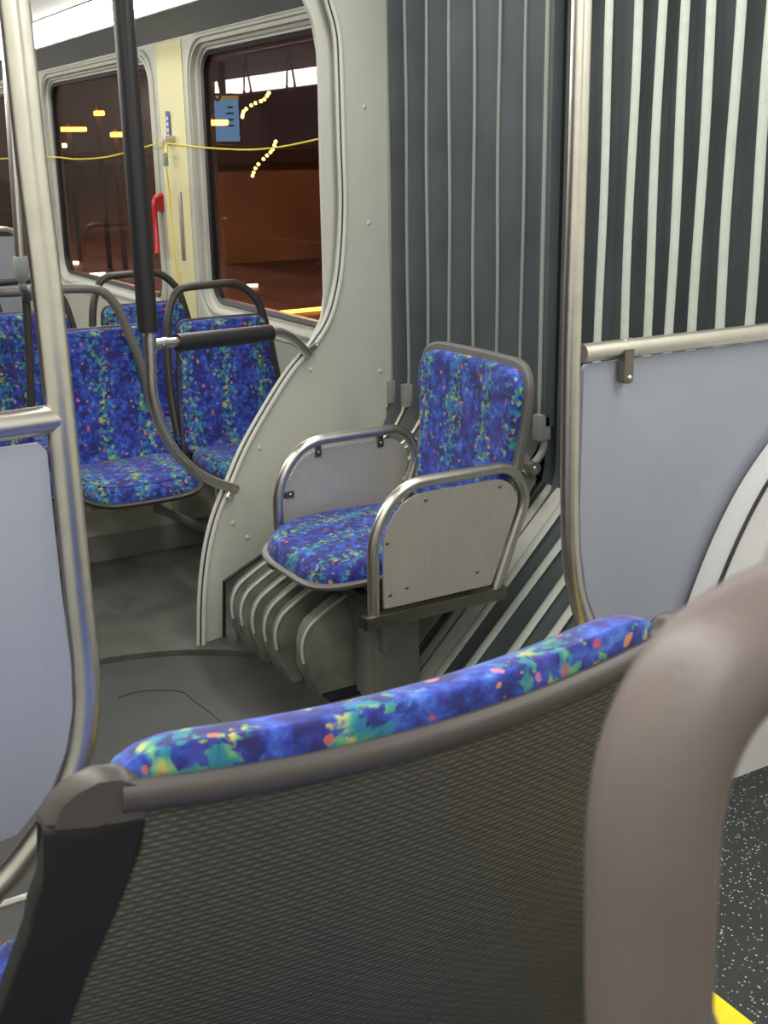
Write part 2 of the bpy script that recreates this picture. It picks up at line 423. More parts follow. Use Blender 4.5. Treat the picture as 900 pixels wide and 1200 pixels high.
studs('bolt', [((.034, -.145, .235), (1, 0, 0))], 'steel', js, .008, .006)

# ------------------------------------------------------------------ seat right in front of the camera, seen from behind
PZ = .20
ns = empty('bus_seat', (.445, .80, PZ), PI)
tag(ns, 'large seat seen from behind, ridged grey shell with blue patterned fabric along its top', 'seat')
zc, zt = .42, .905
def nw(p):
    a, b, d = p; t = (b-zc)/(zt-zc); y = .10*(t if t > 0 else t*.6) + .02*math.sin(max(0, min(1, t))*PI) + .004 - .020*(a/.24)**2
    return Vector((a, y-d, b + (.012*(1-(a/.24)**2)*-1 if b > .8 else 0)))
obj('backrest', pillow(trap(.262, .258, zc-.03, zt+.014, .05, .07), .05, .006, nw, .03), 'fabric_near', ns)
rim = [nw((a, zt-.018, -.014)) for a in [-.255+.50*k/24 for k in range(25)]]
obj('top_rim', tube(B(), rim, .009, 12, ry=.0125, upv=(0, .2, 1)), 'plastic_trim', ns)
def to_ab(x, y):  # point of the photo -> (a, b) on the reclined back surface
    b = .85; 
    for _ in range(8):
        q = nw((.25, b, -.016)); p = atY(x, y, .80-q.y); b = p.z-PZ
    return (-(p.x-.445), b)
sh_ = [to_ab(*q) for q in [(170, 925), (165, 990), (145, 1050), (104, 1150), (62, 1260), (10, 1400)]]
sh_ = [(a, min(b, zt-.012)) for a, b in sh_]; sh_.append((sh_[-1][0]-.01, .33))
obj('back_shell', pillow(densify(sh_+[(-a, b) for a, b in sh_[::-1]], .03), .004, .011, nw, .006), 'shell_textured', ns)
cap = [to_ab(*q) for q in [(176, 922), (167, 910), (142, 906), (115, 914), (85, 936), (64, 962), (56, 992), (110, 977), (174, 953)]]
frm = [to_ab(*q) for q in [(57, 985), (112, 972), (175, 945), (166, 990), (147, 1050), (107, 1150), (72, 1260), (50, 1400), (-40, 1400), (-12, 1260), (24, 1150), (56, 1050), (62, 1000)]]
for s_ in (1, -1):
    mir = lambda L_: densify([(s_*a, b) for a, b in (L_ if s_ > 0 else L_[::-1])], .01)
    obj('side_frame', pillow(mir(frm), .004, .013, nw, .013), 'shell_black', ns)
    obj('corner_cap', pillow(mir(cap), .004, .019, nw, .027), 'plastic_trim', ns)
def ncw(p):
    a, b, d = p; return Vector((a, b, zc-.045+d))
obj('seat_cushion', pillow(cush_out(.315, .50), .055, .01, ncw, .03), 'fabric_near', ns)
obj('seat_pan', pillow(cush_out(.325, .51), .004, .03, ncw, .02), 'shell_grey', ns)
bm = B(); box(bm, (-.2, -.30, 0), (.2, -.10, .36), .01); obj('pedestal', bm, 'pedestal_paint', ns)
# seat with the big grab handle next to the lens
hs = empty('bus_seat', (.40, .19, PZ), PI)
tag(hs, 'seat with the thick blurred brown grab handle arching up beside the lens', 'seat')
for ch in list(ns.children):
    if ch.name.split('.')[0] in ('seat_pan', 'seat_cushion', 'pedestal'):
        c = ch.copy(); C.objects.link(c); c.parent = hs
def hw_(p): v = nw(p); return Vector((v.x, v.y-.03, v.z-.14))
obj('backrest', pillow(trap(.20, .15, zc+.11, zt-.05, .05, .06), .04, .006, hw_, .03), 'fabric_near', hs)
obj('back_shell', pillow(trap(.21, .16, zc+.09, zt-.04, .05, .05), .004, .016, hw_, .006), 'shell_textured', hs)
HY = .215
pts = [atY(*q, HY) for q in [(762, 1330), (760, 1200), (762, 1060), (768, 950), (788, 866), (828, 796), (885, 750), (942, 724), (1030, 700)]]
pts = [Vector((.20, HY, .85))] + pts + [Vector((.45, HY, 1.41)), Vector((.56, HY, 1.36)), Vector((.60, HY, 1.2)), Vector((.60, HY, .85))]
pts = [Vector((-(p.x-.40), -(p.y-.19), p.z-PZ)) for p in pts]
obj('grab_handle', tube(B(), catmull(pts, 8), .0186, 24), 'plastic_brown', hs)

# ------------------------------------------------------------------ setting: shell of the bus
XR, XL, ZC = 2.10, -.40, 2.25
def wall_with_holes(name, X, y0, y1, z0, z1, holes, out, mat):
    bm = B(); loops = [[(y0, z0), (y1, z0), (y1, z1), (y0, z1)]] + holes; ed = []
    for l in loops:
        vs = [bm.verts.new((X, a, b)) for a, b in l]; ed += [bm.edges.new((vs[i], vs[(i+1) % len(vs)])) for i in range(len(vs))]
    bmesh.ops.triangle_fill(bm, use_beauty=True, use_dissolve=False, edges=ed)
    r = bmesh.ops.extrude_face_region(bm, geom=bm.faces[:])
    for v in [g for g in r['geom'] if isinstance(g, bmesh.types.BMVert)]: v.co.x += out
    return struct(name, bm, mat, smooth=30)
WIN = [(3.80, 5.22, .845, 1.935), (5.86, 7.66, .80, 1.93), (8.25, 10.1, .80, 1.93)]
OB = .085
def holes(): return [rrect(a-OB-.03, c-OB, b+OB, d+OB*.8, .17, 8) for a, b, c, d in WIN]
wall_with_holes('wall_right', XR, 3.60, 12, 0, 2.02, holes(), .10, 'frame_white')
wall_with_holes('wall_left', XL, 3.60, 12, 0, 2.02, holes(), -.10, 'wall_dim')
bm = B(); box(bm, (XR, -1.5, 0), (XR+.1, 1.76, 2.25)); struct('wall_right', bm, 'wall_grey', smooth=0)
bm = B(); box(bm, (XL-.1, -1.5, 0), (XL, 1.76, 2.25)); struct('wall_left', bm, 'wall_grey', smooth=0)
bm = B(); box(bm, (XL-.1, -1.6, 0), (XR+.1, -1.5, 2.25)); struct('wall_front', bm, 'wall_grey', smooth=0)
bm = B(); box(bm, (XL-.1, 12, 0), (XR+.1, 12.1, 2.25)); struct('wall_back', bm, 'wall_grey', smooth=0)
wn = 0
for side, X, sg in (('r', XR, 1), ('l', XL, -1)):
    for i, (a, b, c, d) in enumerate(WIN):
        wn += 1
        def L(o_, x, r): return [(X+sg*x, p, q) for p, q in rrect(a-o_-.03*(o_ > 0), c-o_, b+o_, d+o_*.8, r, 8)]
        bm = B(); loft(bm, [L(OB, .012, .17), L(OB, -.008, .17), L(OB-.008, -.014, .165), L(OB-.02, -.012, .16), L(OB-.024, .004, .158), L(OB-.034, .004, .15), L(OB-.036, -.008, .15),
                            L(OB-.048, -.010, .145), L(OB-.052, .012, .14), L(.02, .018, .12), L(.016, .030, .11), L(.004, .032, .105), L(0, .05, .10)])
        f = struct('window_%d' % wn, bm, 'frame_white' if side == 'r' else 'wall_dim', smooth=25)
        bm = B(); loft(bm, [L(.004, .030, .105), L(-.004, .024, .10), L(-.022, .030, .09), L(-.024, .05, .09)])
        obj('gasket', bm, 'gasket', f)
        bm = B(); bm.faces.new([bm.verts.new(p) for p in L(-.01, .045, .095)]); obj('pane', bm, 'glass', f, smooth=0)
# cream pillar trims between windows
tn = 1
for y0, y1 in ((5.36, 5.68), (7.80, 8.08)):
    bm = B(); box(bm, (XR-.005, y0, .70), (XR+.002, y1, 2.0), .002); struct('trim_%d' % tn, bm, 'cream'); tn += 1
# ceiling: rear section lights on both sides
def slabs(name, pr, mat, y0, y1, th=.02):
    bm = B(); v0 = [bm.verts.new((x, y0, z)) for x, z in pr]; v1 = [bm.verts.new((x, y1, z)) for x, z in pr]
    for i in range(len(pr)-1): face(bm, [v0[i], v0[i+1], v1[i+1], v1[i]])
    face(bm, []) if False else None
    r = bmesh.ops.extrude_face_region(bm, geom=bm.faces[:])
    for v in [g for g in r['geom'] if isinstance(g, bmesh.types.BMVert)]: v.co.z += th
    return bm
# cove between window heads and light
struct('trim_%d' % tn, slabs('c', [(1.965, 2.095), (1.99, 2.085), (2.06, 2.03), (2.11, 2.005)], 'cove', 3.6, 12), 'cove'); tn += 1
struct('trim_%d' % tn, slabs('c', [(-.41, 1.985), (-.36, 1.99), (-.31, 2.0), (-.285, 2.015)], 'cove', 3.6, 12), 'cove'); tn += 1
struct('ceiling', slabs('c', [(-.20, 2.15), (.0, 2.25), (1.7, 2.25), (1.89, 2.215)], 'ceiling', 3.6, 12), 'ceiling')
struct('ceiling', slabs('c', [(-.5, 2.25), (2.2, 2.25)], 'ceiling', -1.6, 1.76), 'ceiling')
struct('ceiling', slabs('c', [(-.5, 2.33), (2.3, 2.33)], 'bellows', 1.76, 3.6), 'bellows')
# ceiling hatch frames
for k in range(3):
    bm = B(); y = 4.9+k*2.0
    box(bm, (1.30, y, 2.235), (1.66, y+.9, 2.249), .004); M_ = None
    o = struct('trim_%d' % tn, bm, 'cream'); tn += 1
def light(a, b, y0, y1, lb, mat='light'):
    (x0, z0), (x1, z1) = a, b
    t_ = empty('ceiling_light', ((x0+x1)/2, (y0+y1)/2, min(z0, z1))); tag(t_, lb, 'light', 'long strip lights along the ceiling')
    bm_ = B(); n = 10; L_ = math.hypot(x1-x0, z1-z0); nx, nz = (z1-z0)/L_, -(x1-x0)/L_
    if nz > 0: nx, nz = -nx, -nz
    pr = [(x0+(x1-x0)*k/n+nx*.012*math.sin(PI*k/n), z0+(z1-z0)*k/n+nz*.012*math.sin(PI*k/n)) for k in range(n+1)]
    v0 = [bm_.verts.new((x, y0, q)) for x, q in pr]; v1 = [bm_.verts.new((x, y1, q)) for x, q in pr]
    for i in range(n): face(bm_, [v0[i], v0[i+1], v1[i+1], v1[i]])
    obj('diffuser', bm_, mat, t_, world=True)
    bm_ = B(); q_ = [(x0, z0), (x1, z1), (x1-nx*.03, z1-nz*.03), (x0-nx*.03, z0-nz*.03)]
    prism(bm_, [(x-nx*.003, y0, z-nz*.003) for x, z in q_], (0, y1-y0, 0)); obj('housing', bm_, 'ceiling', t_, world=True)
light((1.97, 2.10), (1.885, 2.205), 3.62, 11.9, 'glowing white strip light above the windows, crossed by the padded black pole', 'light_rear')
light((-.29, 2.02), (-.19, 2.14), 3.62, 11.9, 'glowing white strip light on the side opposite the windows, seen reflected in the glass', 'light_rear')
light((1.5, 2.24), (1.85, 2.24), -1.4, 1.7, 'strip light above the grey partition beside the camera')
light((-.2, 2.24), (.15, 2.24), -1.4, 1.7, 'strip light above the aisle seats beside the camera')
light((1.45, 2.31), (1.80, 2.31), 1.85, 3.2, 'strip light in the ceiling of the bus joint above the single seat')
light((-.15, 2.31), (.20, 2.31), 1.85, 3.2, 'strip light in the ceiling of the bus joint across the aisle')

# floors
bm = B(); box(bm, (XL-.1, -1.6, -.06), (XR+.1, 3.95, 0)); struct('floor', bm, 'floor_joint', smooth=0)
# rear section floor, its front edge cut round the turntable
xs = [XL-.1+k*(XR+.1-XL+.1)/60 for k in range(61)]
def arcY(x):
    d = .49-(x-.85)**2
    return 2.665+math.sqrt(d) if d > .19 else 3.10
bm = B(); ptsf = [(x, arcY(x), 0) for x in xs] + [(XR+.1, 12, 0), (XL-.1, 12, 0)]
prism(bm, ptsf, (0, 0, FZ)); struct('floor', bm, 'floor_far', smooth=0)
bm = B(); cyl(bm, (.85, 2.665, 0), (.85, 2.665, .006), .685, 72); struct('floor', bm, 'floor_joint', smooth=30)
sl = [atz for atz in []]
def atZ(x, y, z): v = ray(x, y); return Vector((0, 0, H))+v*((z-H)/v.z)
bm = B(); tube(bm, catmull([atZ(*q, .007) for q in [(138, 818), (160, 811), (185, 809), (214, 811), (228, 822), (250, 838), (275, 862)]], 5), 0.0013, 6); struct('trim_%d' % tn, bm, 'gasket'); tn += 1
# raised seat platforms either side of the aisle
bm = B(); box(bm, (XL, -1.5, 0), (.46, 1.97, PZ), .004); struct('floor', bm, 'floor_joint', smooth=0)
bm = B(); box(bm, (XL, 1.955, PZ-.012), (.47, 1.975, PZ+.004), .002); struct('trim_%d' % tn, bm, 'steel'); tn += 1
bm = B(); box(bm, (1.245, -1.5, 0), (XR, 1.72, PZ), .004); struct('floor', bm, 'floor_speckled', smooth=0)
bm = B(); box(bm, (1.19, -1.5, PZ-.03), (1.246, 1.72, PZ+.003), .003); struct('trim_%d' % tn, bm, 'nosing'); tn += 1

# ------------------------------------------------------------------ bellows
bw = empty('bellows', (2.1, 2.7, 0)); tag(bw, 'dark grey pleated rubber bellows wall of the bus joint with pale vertical ribs', 'bellows')
XW = 2.20
def xwall(y): return XW if y < 2.78 else XW-(y-2.78)*.155
nearY = [1.84, 1.93, 2.025, 2.119, 2.21, 2.294, 2.376, 2.464, 2.572, 2.665]
farY = [2.905, 3.01, 3.115, 3.225, 3.33, 3.43, 3.52, 3.60]
allY = nearY + [2.79] + farY
def profB(y, o=0.0):   # steep lower side
    x = xwall(y); return [(1.68+o*.7, 0.0-o*.0), (x-.012+o*.7, x-.012-1.68), (x+o, x-1.68+.05), (x+o, 1.4), (x+o, 2.33)]
def profA(y, o=0.0):   # low shoulder then slope
    x = xwall(y); return [(1.345+o, 0.0), (1.315+o, .17-o*.3), (1.335+o, .22-o*.8), (1.40+o*.5, .255-o), (x-.10+o*.6, .56-o*.8), (x-.03+o*.8, .62-o*.6), (x+o, .72), (x+o, 1.4), (x+o, 2.33)]
def resample(pr, n=40):
    P_ = fillet([Vector((a, 0, b)) for a, b in pr], .05, 5); L = [0]
    for a, b in zip(P_, P_[1:]): L.append(L[-1]+(b-a).length)
    out = []; j = 0
    for k in range(n):
        s = L[-1]*k/(n-1)
        while j < len(P_)-2 and L[j+1] < s: j += 1
        t = 0 if L[j+1] == L[j] else (s-L[j])/(L[j+1]-L[j]); out.append(P_[j].lerp(P_[j+1], min(1, max(0, t))))
    return out
def sheet(ys, prof, dv):
    bm = B(); cols = []
    for i, y in enumerate(ys):
        cols.append([bm.verts.new((p.x, y, p.z)) for p in resample(prof(y))])
        if i < len(ys)-1:
            y2 = ys[i+1]
            for f_, dd in ((.16, dv*.8), (.5, dv), (.84, dv*.8)): cols.append([bm.verts.new((p.x, y+(y2-y)*f_, p.z)) for p in resample(prof(y+(y2-y)*f_, dd))])
    for A, Bq in zip(cols, cols[1:]):
        for k in range(len(A)-1): face(bm, [A[k], A[k+1], Bq[k+1], Bq[k]])
    return bm
obj('pleated_sheet', sheet(nearY+[2.75, 2.80], profB, .035), 'bellows', bw, world=True)
obj('pleated_sheet', sheet([2.80, 2.905]+farY[1:], lambda y, o=0: profA(y, o)[4:], .018), 'bellows', bw, world=True)
obj('backing', sheet([1.80, 2.4, 3.0, 3.6], lambda y, o=0: [(a+.06, b) for a, b in profB(y)], 0), 'bellows', bw, world=True)
def rib(y, prof, r, mat, boot=True, zmin=None, dy=0):
    pr = resample(prof(y), 60); pr = [Vector((p.x-.004, y, p.z)) for p in pr if zmin is None or p.z >= zmin]
    wob = [Vector((p.x, p.y+.003*math.sin(p.z*7+y*20), p.z)) for p in pr]
    tube(bm := B(), wob, r[0], 10, ry=r[1], upv=(1, 0, .001)); return obj('rib', bm, mat, bw, world=True)
for y in nearY: rib(y, profB, (.0155, .007), 'rib_tape')
for y in farY:
    rb = rib(y, profA, (.005, .006), 'rib_shaded', zmin=.70)
    x = xwall(y); bm = B(); box(bm, (x-.03, y-.013, .66), (x+.004, y+.013, .74), .006); obj('boot', bm, 'boot', rb, world=True)
    pr = [p for p in resample(profA(y), 60) if p.z <= .69]
    tube(bm := B(), [Vector((p.x-.006, y, p.z)) for p in pr if p.x > 1.5], .008, 10); obj('lower_hoop', bm, 'steel_dull', bw, world=True)
# lower folds standing on the turntable edge, each a separate pleat with a pale piping
for k, (y, dx) in enumerate([(3.25, 0), (3.18, .0), (3.105, .005), (3.03, .01), (2.955, .01), (2.845, .035)]):
    d_ = .064 if k < 5 else .095
    def fp(o, q): # cross-section offset inward q
        return [(1.36+dx, .004), (1.325+dx+q*.6, .09), (1.315+dx+q, .16), (1.335+dx+q, .215-q*.6), (1.39+dx+q*.6, .25-q), (1.62+dx, .37-q), (1.90+dx*.5, .54-q), (2.0, .60-q)]
    bm = B(); cols = []
    rnd = random.Random(k)
    for f_, q in ((-.5, .016), (-.42, .003), (-.2, 0), (0, 0), (.25, .006), (.47, .02), (.5, .05)):
        cols.append([bm.verts.new((p.x+rnd.uniform(-.004, .004)*(p.z < .2), y+d_*f_+.012*math.sin(p.z*40+k)*(1 if p.z < .12 else .2), p.z)) for p in resample(fp(0, q), 30)])
    for A, Bq in zip(cols, cols[1:]):
        for j in range(len(A)-1): face(bm, [A[j], A[j+1], Bq[j+1], Bq[j]])
    face(bm, cols[0] + [bm.verts.new((2.0, y-d_*.5, .0))])
    fo = obj('fold', bm, 'fold_fabric', bw, world=True)
    tube(bm := B(), [Vector((p.x-.004, y-d_*.42, p.z+.002)) for p in resample(fp(0, .001), 60) if p.z > .10], .005, 8)
    obj('piping', bm, 'rib_tape', fo, world=True)
bm = B(); prism(bm, [(1.40, 3.27, .0), (1.40, 2.74, 0), (1.95, 2.74, 0), (2.1, 3.27, 0)], (0, 0, .012)); obj('base_flap', bm, 'gasket', bw, world=True)
# middle hoop of the joint
hp_ = empty('joint_hoop', (1.95, 2.76, 0)); tag(hp_, 'steel hoop plate slanting from the floor up to the bellows wall behind the single seat', 'frame')
bm = B(); 
def slab_xz(y0, y1, pts2, th):
    bm_ = B(); prism(bm_, [Vector((a, y0, b)) for a, b in pts2], (0, y1-y0, 0), .0015); return bm_
n_ = (-.707*.02, .707*.02)
obj('slanted_plate', slab_xz(2.67, 2.79, [(1.685, .0), (2.20, .515), (2.22, .495), (1.72, 0)], 0), 'alu', hp_, world=True)
obj('slanted_tube', tube(B(), [(1.66, 2.825, .012), (2.17, 2.825, .52)], .012, 14), 'alu', hp_, world=True)
obj('edge_seal', tube(B(), [(1.68, 2.80, .01), (2.19, 2.80, .52)], .010, 10), 'gasket', hp_, world=True)
bm = B(); box(bm, (2.165, 2.765, .70), (2.20, 2.815, 2.33), .004); obj('upright', bm, 'bellows', hp_, world=True)
obj('pale_rib', tube(B(), [(2.163, 2.79, .70), (2.163, 2.79, 2.33)], .007, 8), 'rib_shaded', hp_, world=True)
bm = B(); box(bm, (2.145, 2.765, .66), (2.19, 2.80, .74), .008); obj('boot', bm, 'boot', hp_, world=True)
obj('curved_arm', tube(B(), catmull([(2.175, 2.78, .66), (2.172, 2.78, .63), (2.15, 2.78, .60), (2.10, 2.78, .565)], 5), .012, 12), 'boot', hp_, world=True)
bm = B(); cyl(bm, (2.118, 2.745, .585), (2.118, 2.79, .585), .02); dome(bm, (2.118, 2.745, .585), (0, -1, 0), .010, .006); obj('bolt', bm, 'steel_dull', hp_, world=True)
bm = B(); prism(bm, [(2.03, 2.78, .50), (2.06, 2.78, .67), (2.12, 2.78, .62), (2.15, 2.78, .54), (2.10, 2.78, .46)], (0, .01, 0)); obj('gusset', bm, 'pedestal_paint', hp_, world=True)

# ------------------------------------------------------------------ bulkhead at the joint
P0 = Vector((1.24, 3.30, 0)); dB = Vector((.84, .22, 0)).normalized(); nB = Vector((dB.y, -dB.x, 0))
def bp(x, y): return onP(x, y, P0, nB)
bh = empty('bulkhead', (1.7, 3.42, 0)); tag(bh, 'pale grey bulkhead panel with a sweeping curved cutout beside the bellows', 'bulkhead')
edge_px = [(360, -115), (376, -40), (386, 0), (396, 40), (399, 100), (401, 170), (403, 235), (401, 290), (396, 335), (385, 375), (367, 404), (340, 436), (312, 480), (287, 525), (269, 567), (253, 607), (243, 650), (238, 700), (237, 758)]
E_ = catmull([bp(*q) for q in edge_px], 5)
right_px = [(262, 763), (262, 681), (300, 655), (335, 628), (400, 560), (440, 515), (452, 492), (455, 470), (468, 440), (462, 200), (456, -115)]
Rr = [bp(*q) for q in right_px]
out = E_ + Rr
for p in out: p.z = max(p.z, .0)
topz = 2.33
bm = B(); prism(bm, out, -nB*.03); obj('panel', bm, 'wall_grey', bh, world=True)
# bead (edge trim) and rubber line
bm = B(); tube(bm, [p + nB*.004 for p in E_], .010, 12); obj('edge_trim', bm, 'wall_grey', bh, world=True)
inner = []
for i, p in enumerate(E_):
    t_ = (E_[min(i+1, len(E_)-1)]-E_[max(i-1, 0)]).normalized(); inner.append(p + t_.cross(nB)*.016)
if (inner[10]-E_[10]).dot(dB) < 0: inner = [p*2-q for p, q in zip(E_, inner)]
outer = [p*2-q for p, q in zip(E_, inner)]
bm = B(); tube(bm, [p*.1+q*.9 + nB*.006 - nB*.002 for p, q in zip(outer, E_)], .0035, 8); 
obj('rubber_line', tube(B(), [q + (p-q)*.55 + nB*.003 for p, q in zip(outer, E_)], .005, 8), 'rubber', bh, world=True); bm.free()
obj('outer_lip', tube(B(), [q + (p-q)*.95 for p, q in zip(outer, E_)], .0055, 8), 'wall_grey', bh, world=True)
# jamb return running back from the upper edge
bpj = lambda x, y: onP(x, y, P0-nB*.045, nB)
jl = [bpj(*q) for q in [(357, 0), (367, 25), (373, 60), (375, 100), (377, 200), (380, 300), (381, 345), (378, 372), (366, 398)]]
jr = [bpj(*q)+dB*.05 for q in [(386, 0), (394, 30), (397, 60), (399, 100), (401, 200), (398, 290), (386, 362), (372, 396)]]
bm = B(); prism(bm, [p for p in [jl[0]+Vector((-.03, 0, .25))]+jl+jr[::-1]+[jr[0]+Vector((-.02, 0, .25))]], -nB*.012); obj('jamb', bm, 'wall_grey', bh, world=True)
bm = B(); tube(bm, [bp(*q)+nB*.003 for q in [(262, 755), (262, 681), (300, 655), (335, 628), (380, 582)]], .006, 8); obj('slot_seal', bm, 'gasket', bh, world=True)
studs('screw', [(bp(*q), nB) for q in [(427, 125), (432, 261), (364, 433), (304, 525), (273, 613), (445, 435), (290, 630)]], 'wall_grey', bh, .0085, .005, True)
# side strip between panel and pleats
bm = B(); tube(bm, [bp(463, -110)+nB*.002, bp(468, 200)+nB*.002, bp(472, 430)+nB*.002], .014, 10, ry=.006, upv=tuple(nB)); obj('side_strip', bm, 'pedestal_paint', bh, world=True)

# ------------------------------------------------------------------ padded grab pole fixed to the bulkhead edge
gp = empty('grab_pole', tuple(bp(172, 400))); tag(gp, 'black padded vertical grab pole with a padded side bar, bending down into the bulkhead edge', 'grab pole')
off = nB*.02
def bq(x, y): return bp(x, y)+off
poleTop = bq(138.5, 0); lowp = bq(169, 388); dirp = (poleTop-lowp).normalized(); topP = lowp + dirp*((2.25-lowp.z)/dirp.z)
obj('padded_sleeve', tube(B(), fillet([lowp, lowp+dirp*.006, topP], .003, 3), .0285, 20), 'padding', gp, world=True)
bm = B(); tube(bm, catmull([bq(*q) for q in [(170, 380), (171, 402), (172, 430), (174, 462), (183, 496), (204, 532), (235, 558), (272, 572)]], 6), .0155, 16)
obj('lower_bend', bm, 'steel', gp, world=True)
bm = B(); tube(bm, [bq(170.5, 392), bq(171.3, 413)], .019, 18); tube(bm, [bq(171, 404), bq(190, 401)], .0165, 16); obj('tee_fitting', bm, 'steel', gp, world=True)
bm = B(); dome(bm, bq(184, 404)+nB*.017, nB, .006, .003); obj('screw', bm, 'steel_dark', gp, world=True)
bm = B(); tube(bm, catmull([bq(*q) for q in [(185, 402), (204, 400), (312, 389), (326, 390), (340, 397), (357, 415)]], 6), .0145, 16); obj('side_bar', bm, 'steel', gp, world=True)
bm = B(); tube(bm, fillet([bq(203, 401), bq(206, 400.5), bq(309, 390), bq(312, 389.6)], .004, 3), .026, 20); obj('bar_sleeve', bm, 'padding', gp, world=True)
for (a, b) in (((352, 413), (366, 404)), ((264, 582), (270, 568))):
    bm = B(); tube(bm, [bq(*a)-nB*.002, bq(*b)-nB*.002], .012, 10, ry=.006, upv=tuple(nB)); dome(bm, bq(*a)+nB*.004, nB, .005, .004); dome(bm, bq(*b)+nB*.004, nB, .005, .004)
    obj('mounting_lug', bm, 'steel', gp, world=True)

# ------------------------------------------------------------------ partitions beside the aisle
def lam(bm_, pts2, Y, th=.012): prism(bm_, [Vector((p.x, Y, p.z)) for p in pts2], (0, th, 0), .002)
YL, YR2 = 1.50, 1.68
lp = empty('partition', (.2, YL, PZ)); tag(lp, 'steel framed grey partition whose pole rises out of the top left of the photo', 'partition')
col = [atY(*q, YL) for q in [(16, 0), (38, 200), (53, 320), (70, 480), (82, 600), (92, 700), (100, 775), (101, 830), (93, 885), (72, 940), (40, 990), (-8, 1045)]]
tp = col[0] + (col[0]-col[3])*((2.25-col[0].z)/(col[0].z-col[3].z))
end = Vector((-.38, YL, col[-1].z-.06))
bm = B(); tube(bm, catmull([tp]+col+[col[-1]+Vector((-.10, 0, -.045)), end], 6), .0188, 22); fl = obj('frame_tube', bm, 'steel', lp, world=True)
ra = atY(74, 489, YL); rb_ = atY(0, 500, YL); dr = Vector((-1, 0, (rb_.z-ra.z)/(ra.x-rb_.x)*1.0))
obj('top_rail', tube(B(), [ra, ra+dr*(ra.x+.39)], .0185, 20), 'steel', lp, world=True)
pin = [atY(*q, YL) for q in [(-200, 548), (44, 519), (54, 526), (61, 600), (72, 700), (82, 775), (84, 830), (76, 880), (56, 930), (20, 975), (-60, 1040)]]
pin[0] = Vector((-.385, YL, pin[1].z)); pin[-1] = Vector((-.385, YL, pin[-2].z-.12))
bm = B(); lam(bm, [pin[0]]+fillet(pin[1:-1], .01, 2)+[pin[-1]], YL-.006); obj('infill_panel', bm, 'partition_grey', lp, world=True)
bm = B()
for q in [(88, 940), (30, 1040)]: pass
bm.free()
bm = B(); box(bm, (-.36, YL-.015, PZ), (-.33, YL+.015, col[-1].z), .003); obj('foot_post', bm, 'steel', lp, world=True)

rp = empty('partition', (1.8, YR2, PZ)); tag(rp, 'steel framed grey partition in front of the pale ribbed bellows, with a hanging clip', 'partition')
colr = [atY(*q, YR2) for q in [(682, 0), (676.5, 200), (670, 400), (667.5, 550), (667.5, 600), (669, 650), (675, 695), (688, 735)]]
tpr = colr[0] + (colr[0]-colr[2])*((2.25-colr[0].z)/(colr[0].z-colr[2].z))
zend = colr[-1].z-.10
bm = B(); tube(bm, catmull([tpr]+colr+[colr[-1]+Vector((.05, 0, -.07)), colr[-1]+Vector((.13, 0, -.11)), Vector((2.08, YR2, zend-.03))], 6), .0172, 22); obj('frame_tube', bm, 'steel', rp, world=True)
ra = atY(682, 414, YR2); rb_ = atY(900, 388.5, YR2); d_ = (rb_-ra); 
obj('top_rail', tube(B(), [ra, ra+d_*((2.09-ra.x)/d_.x)], .0172, 20), 'steel', rp, world=True)
pin = [atY(*q, YR2) for q in [(686, 428), (681, 600), (683, 650), (690, 700), (712, 760)]]
pin = fillet([Vector((2.085, YR2, pin[0].z+.0))]+pin+[Vector((1.60, YR2, zend+.02)), Vector((2.085, YR2, zend))], .012, 3)
bm = B(); lam(bm, pin, YR2+.004, .010); obj('infill_panel', bm, 'partition_grey', rp, world=True)
cx = atY(731, 430, YR2-.006)
bm = B(); prism(bm, [Vector((cx.x+a, YR2-.022, cx.z+b)) for a, b in fil2([(-.011, -.030), (.011, -.030), (.011, .035), (-.011, .035)], [.011, .011, .002, .002])], (0, .022, 0), .003); cl = obj('clip', bm, 'steel_dark', rp, world=True)
obj('clip_sleeve', tube(B(), [ra+d_*.205, ra+d_*.245], .0185, 16), 'steel', rp, world=True)
bm = B(); dome(bm, (cx.x+.001, YR2-.022, cx.z-.018), (0, -1, 0), .0055, .004); obj('screw', bm, 'steel', cl, world=True)
bm = B(); box(bm, (2.02, YR2-.012, PZ), (2.05, YR2+.015, zend), .003); obj('foot_post', bm, 'steel', rp, world=True)

# moulded wheel arch cover in front of the right partition
hv = empty('wheel_arch_cover', (1.9, 1.58, PZ)); tag(hv, 'white moulded wheel arch cover curving up in front of the grey partition', 'cover')
def arch(o): return [Vector(p) for p in catmull([(1.60+o, 0, PZ), (1.63+o, 0, .42), (1.69+o, 0, .60-o*.2), (1.765+o*.8, 0, .755-o*.5), (1.85+o*.6, 0, .87-o*.8), (1.96+o*.4, 0, .96-o), (2.09, 0, 1.0-o)], 6)]
yy0, yy1 = 1.60, 1.668
bm = B(); loft(bm, [[Vector((p.x, yy, p.z)) for p in arch(o)] for o, yy in ((0, yy1), (0, yy0+.01), (.004, yy0+.002), (.012, yy0), (.04, yy0-.002), (.06, yy0-.012), (.075, yy0-.014), (.09, yy0-.006), (.14, yy0-.008))], closed=False)
last = arch(.14); vs = [bm.verts.new((p.x, yy0-.008, p.z)) for p in last] + [bm.verts.new((2.09, yy0-.008, PZ))]; face(bm, vs)
obj('moulding', bm, 'housing_white', hv, world=True)
obj('edge_seal', tube(B(), [Vector((p.x, yy0+.004, p.z)) for p in arch(-.004)], .004, 8), 'gasket', hv, world=True)

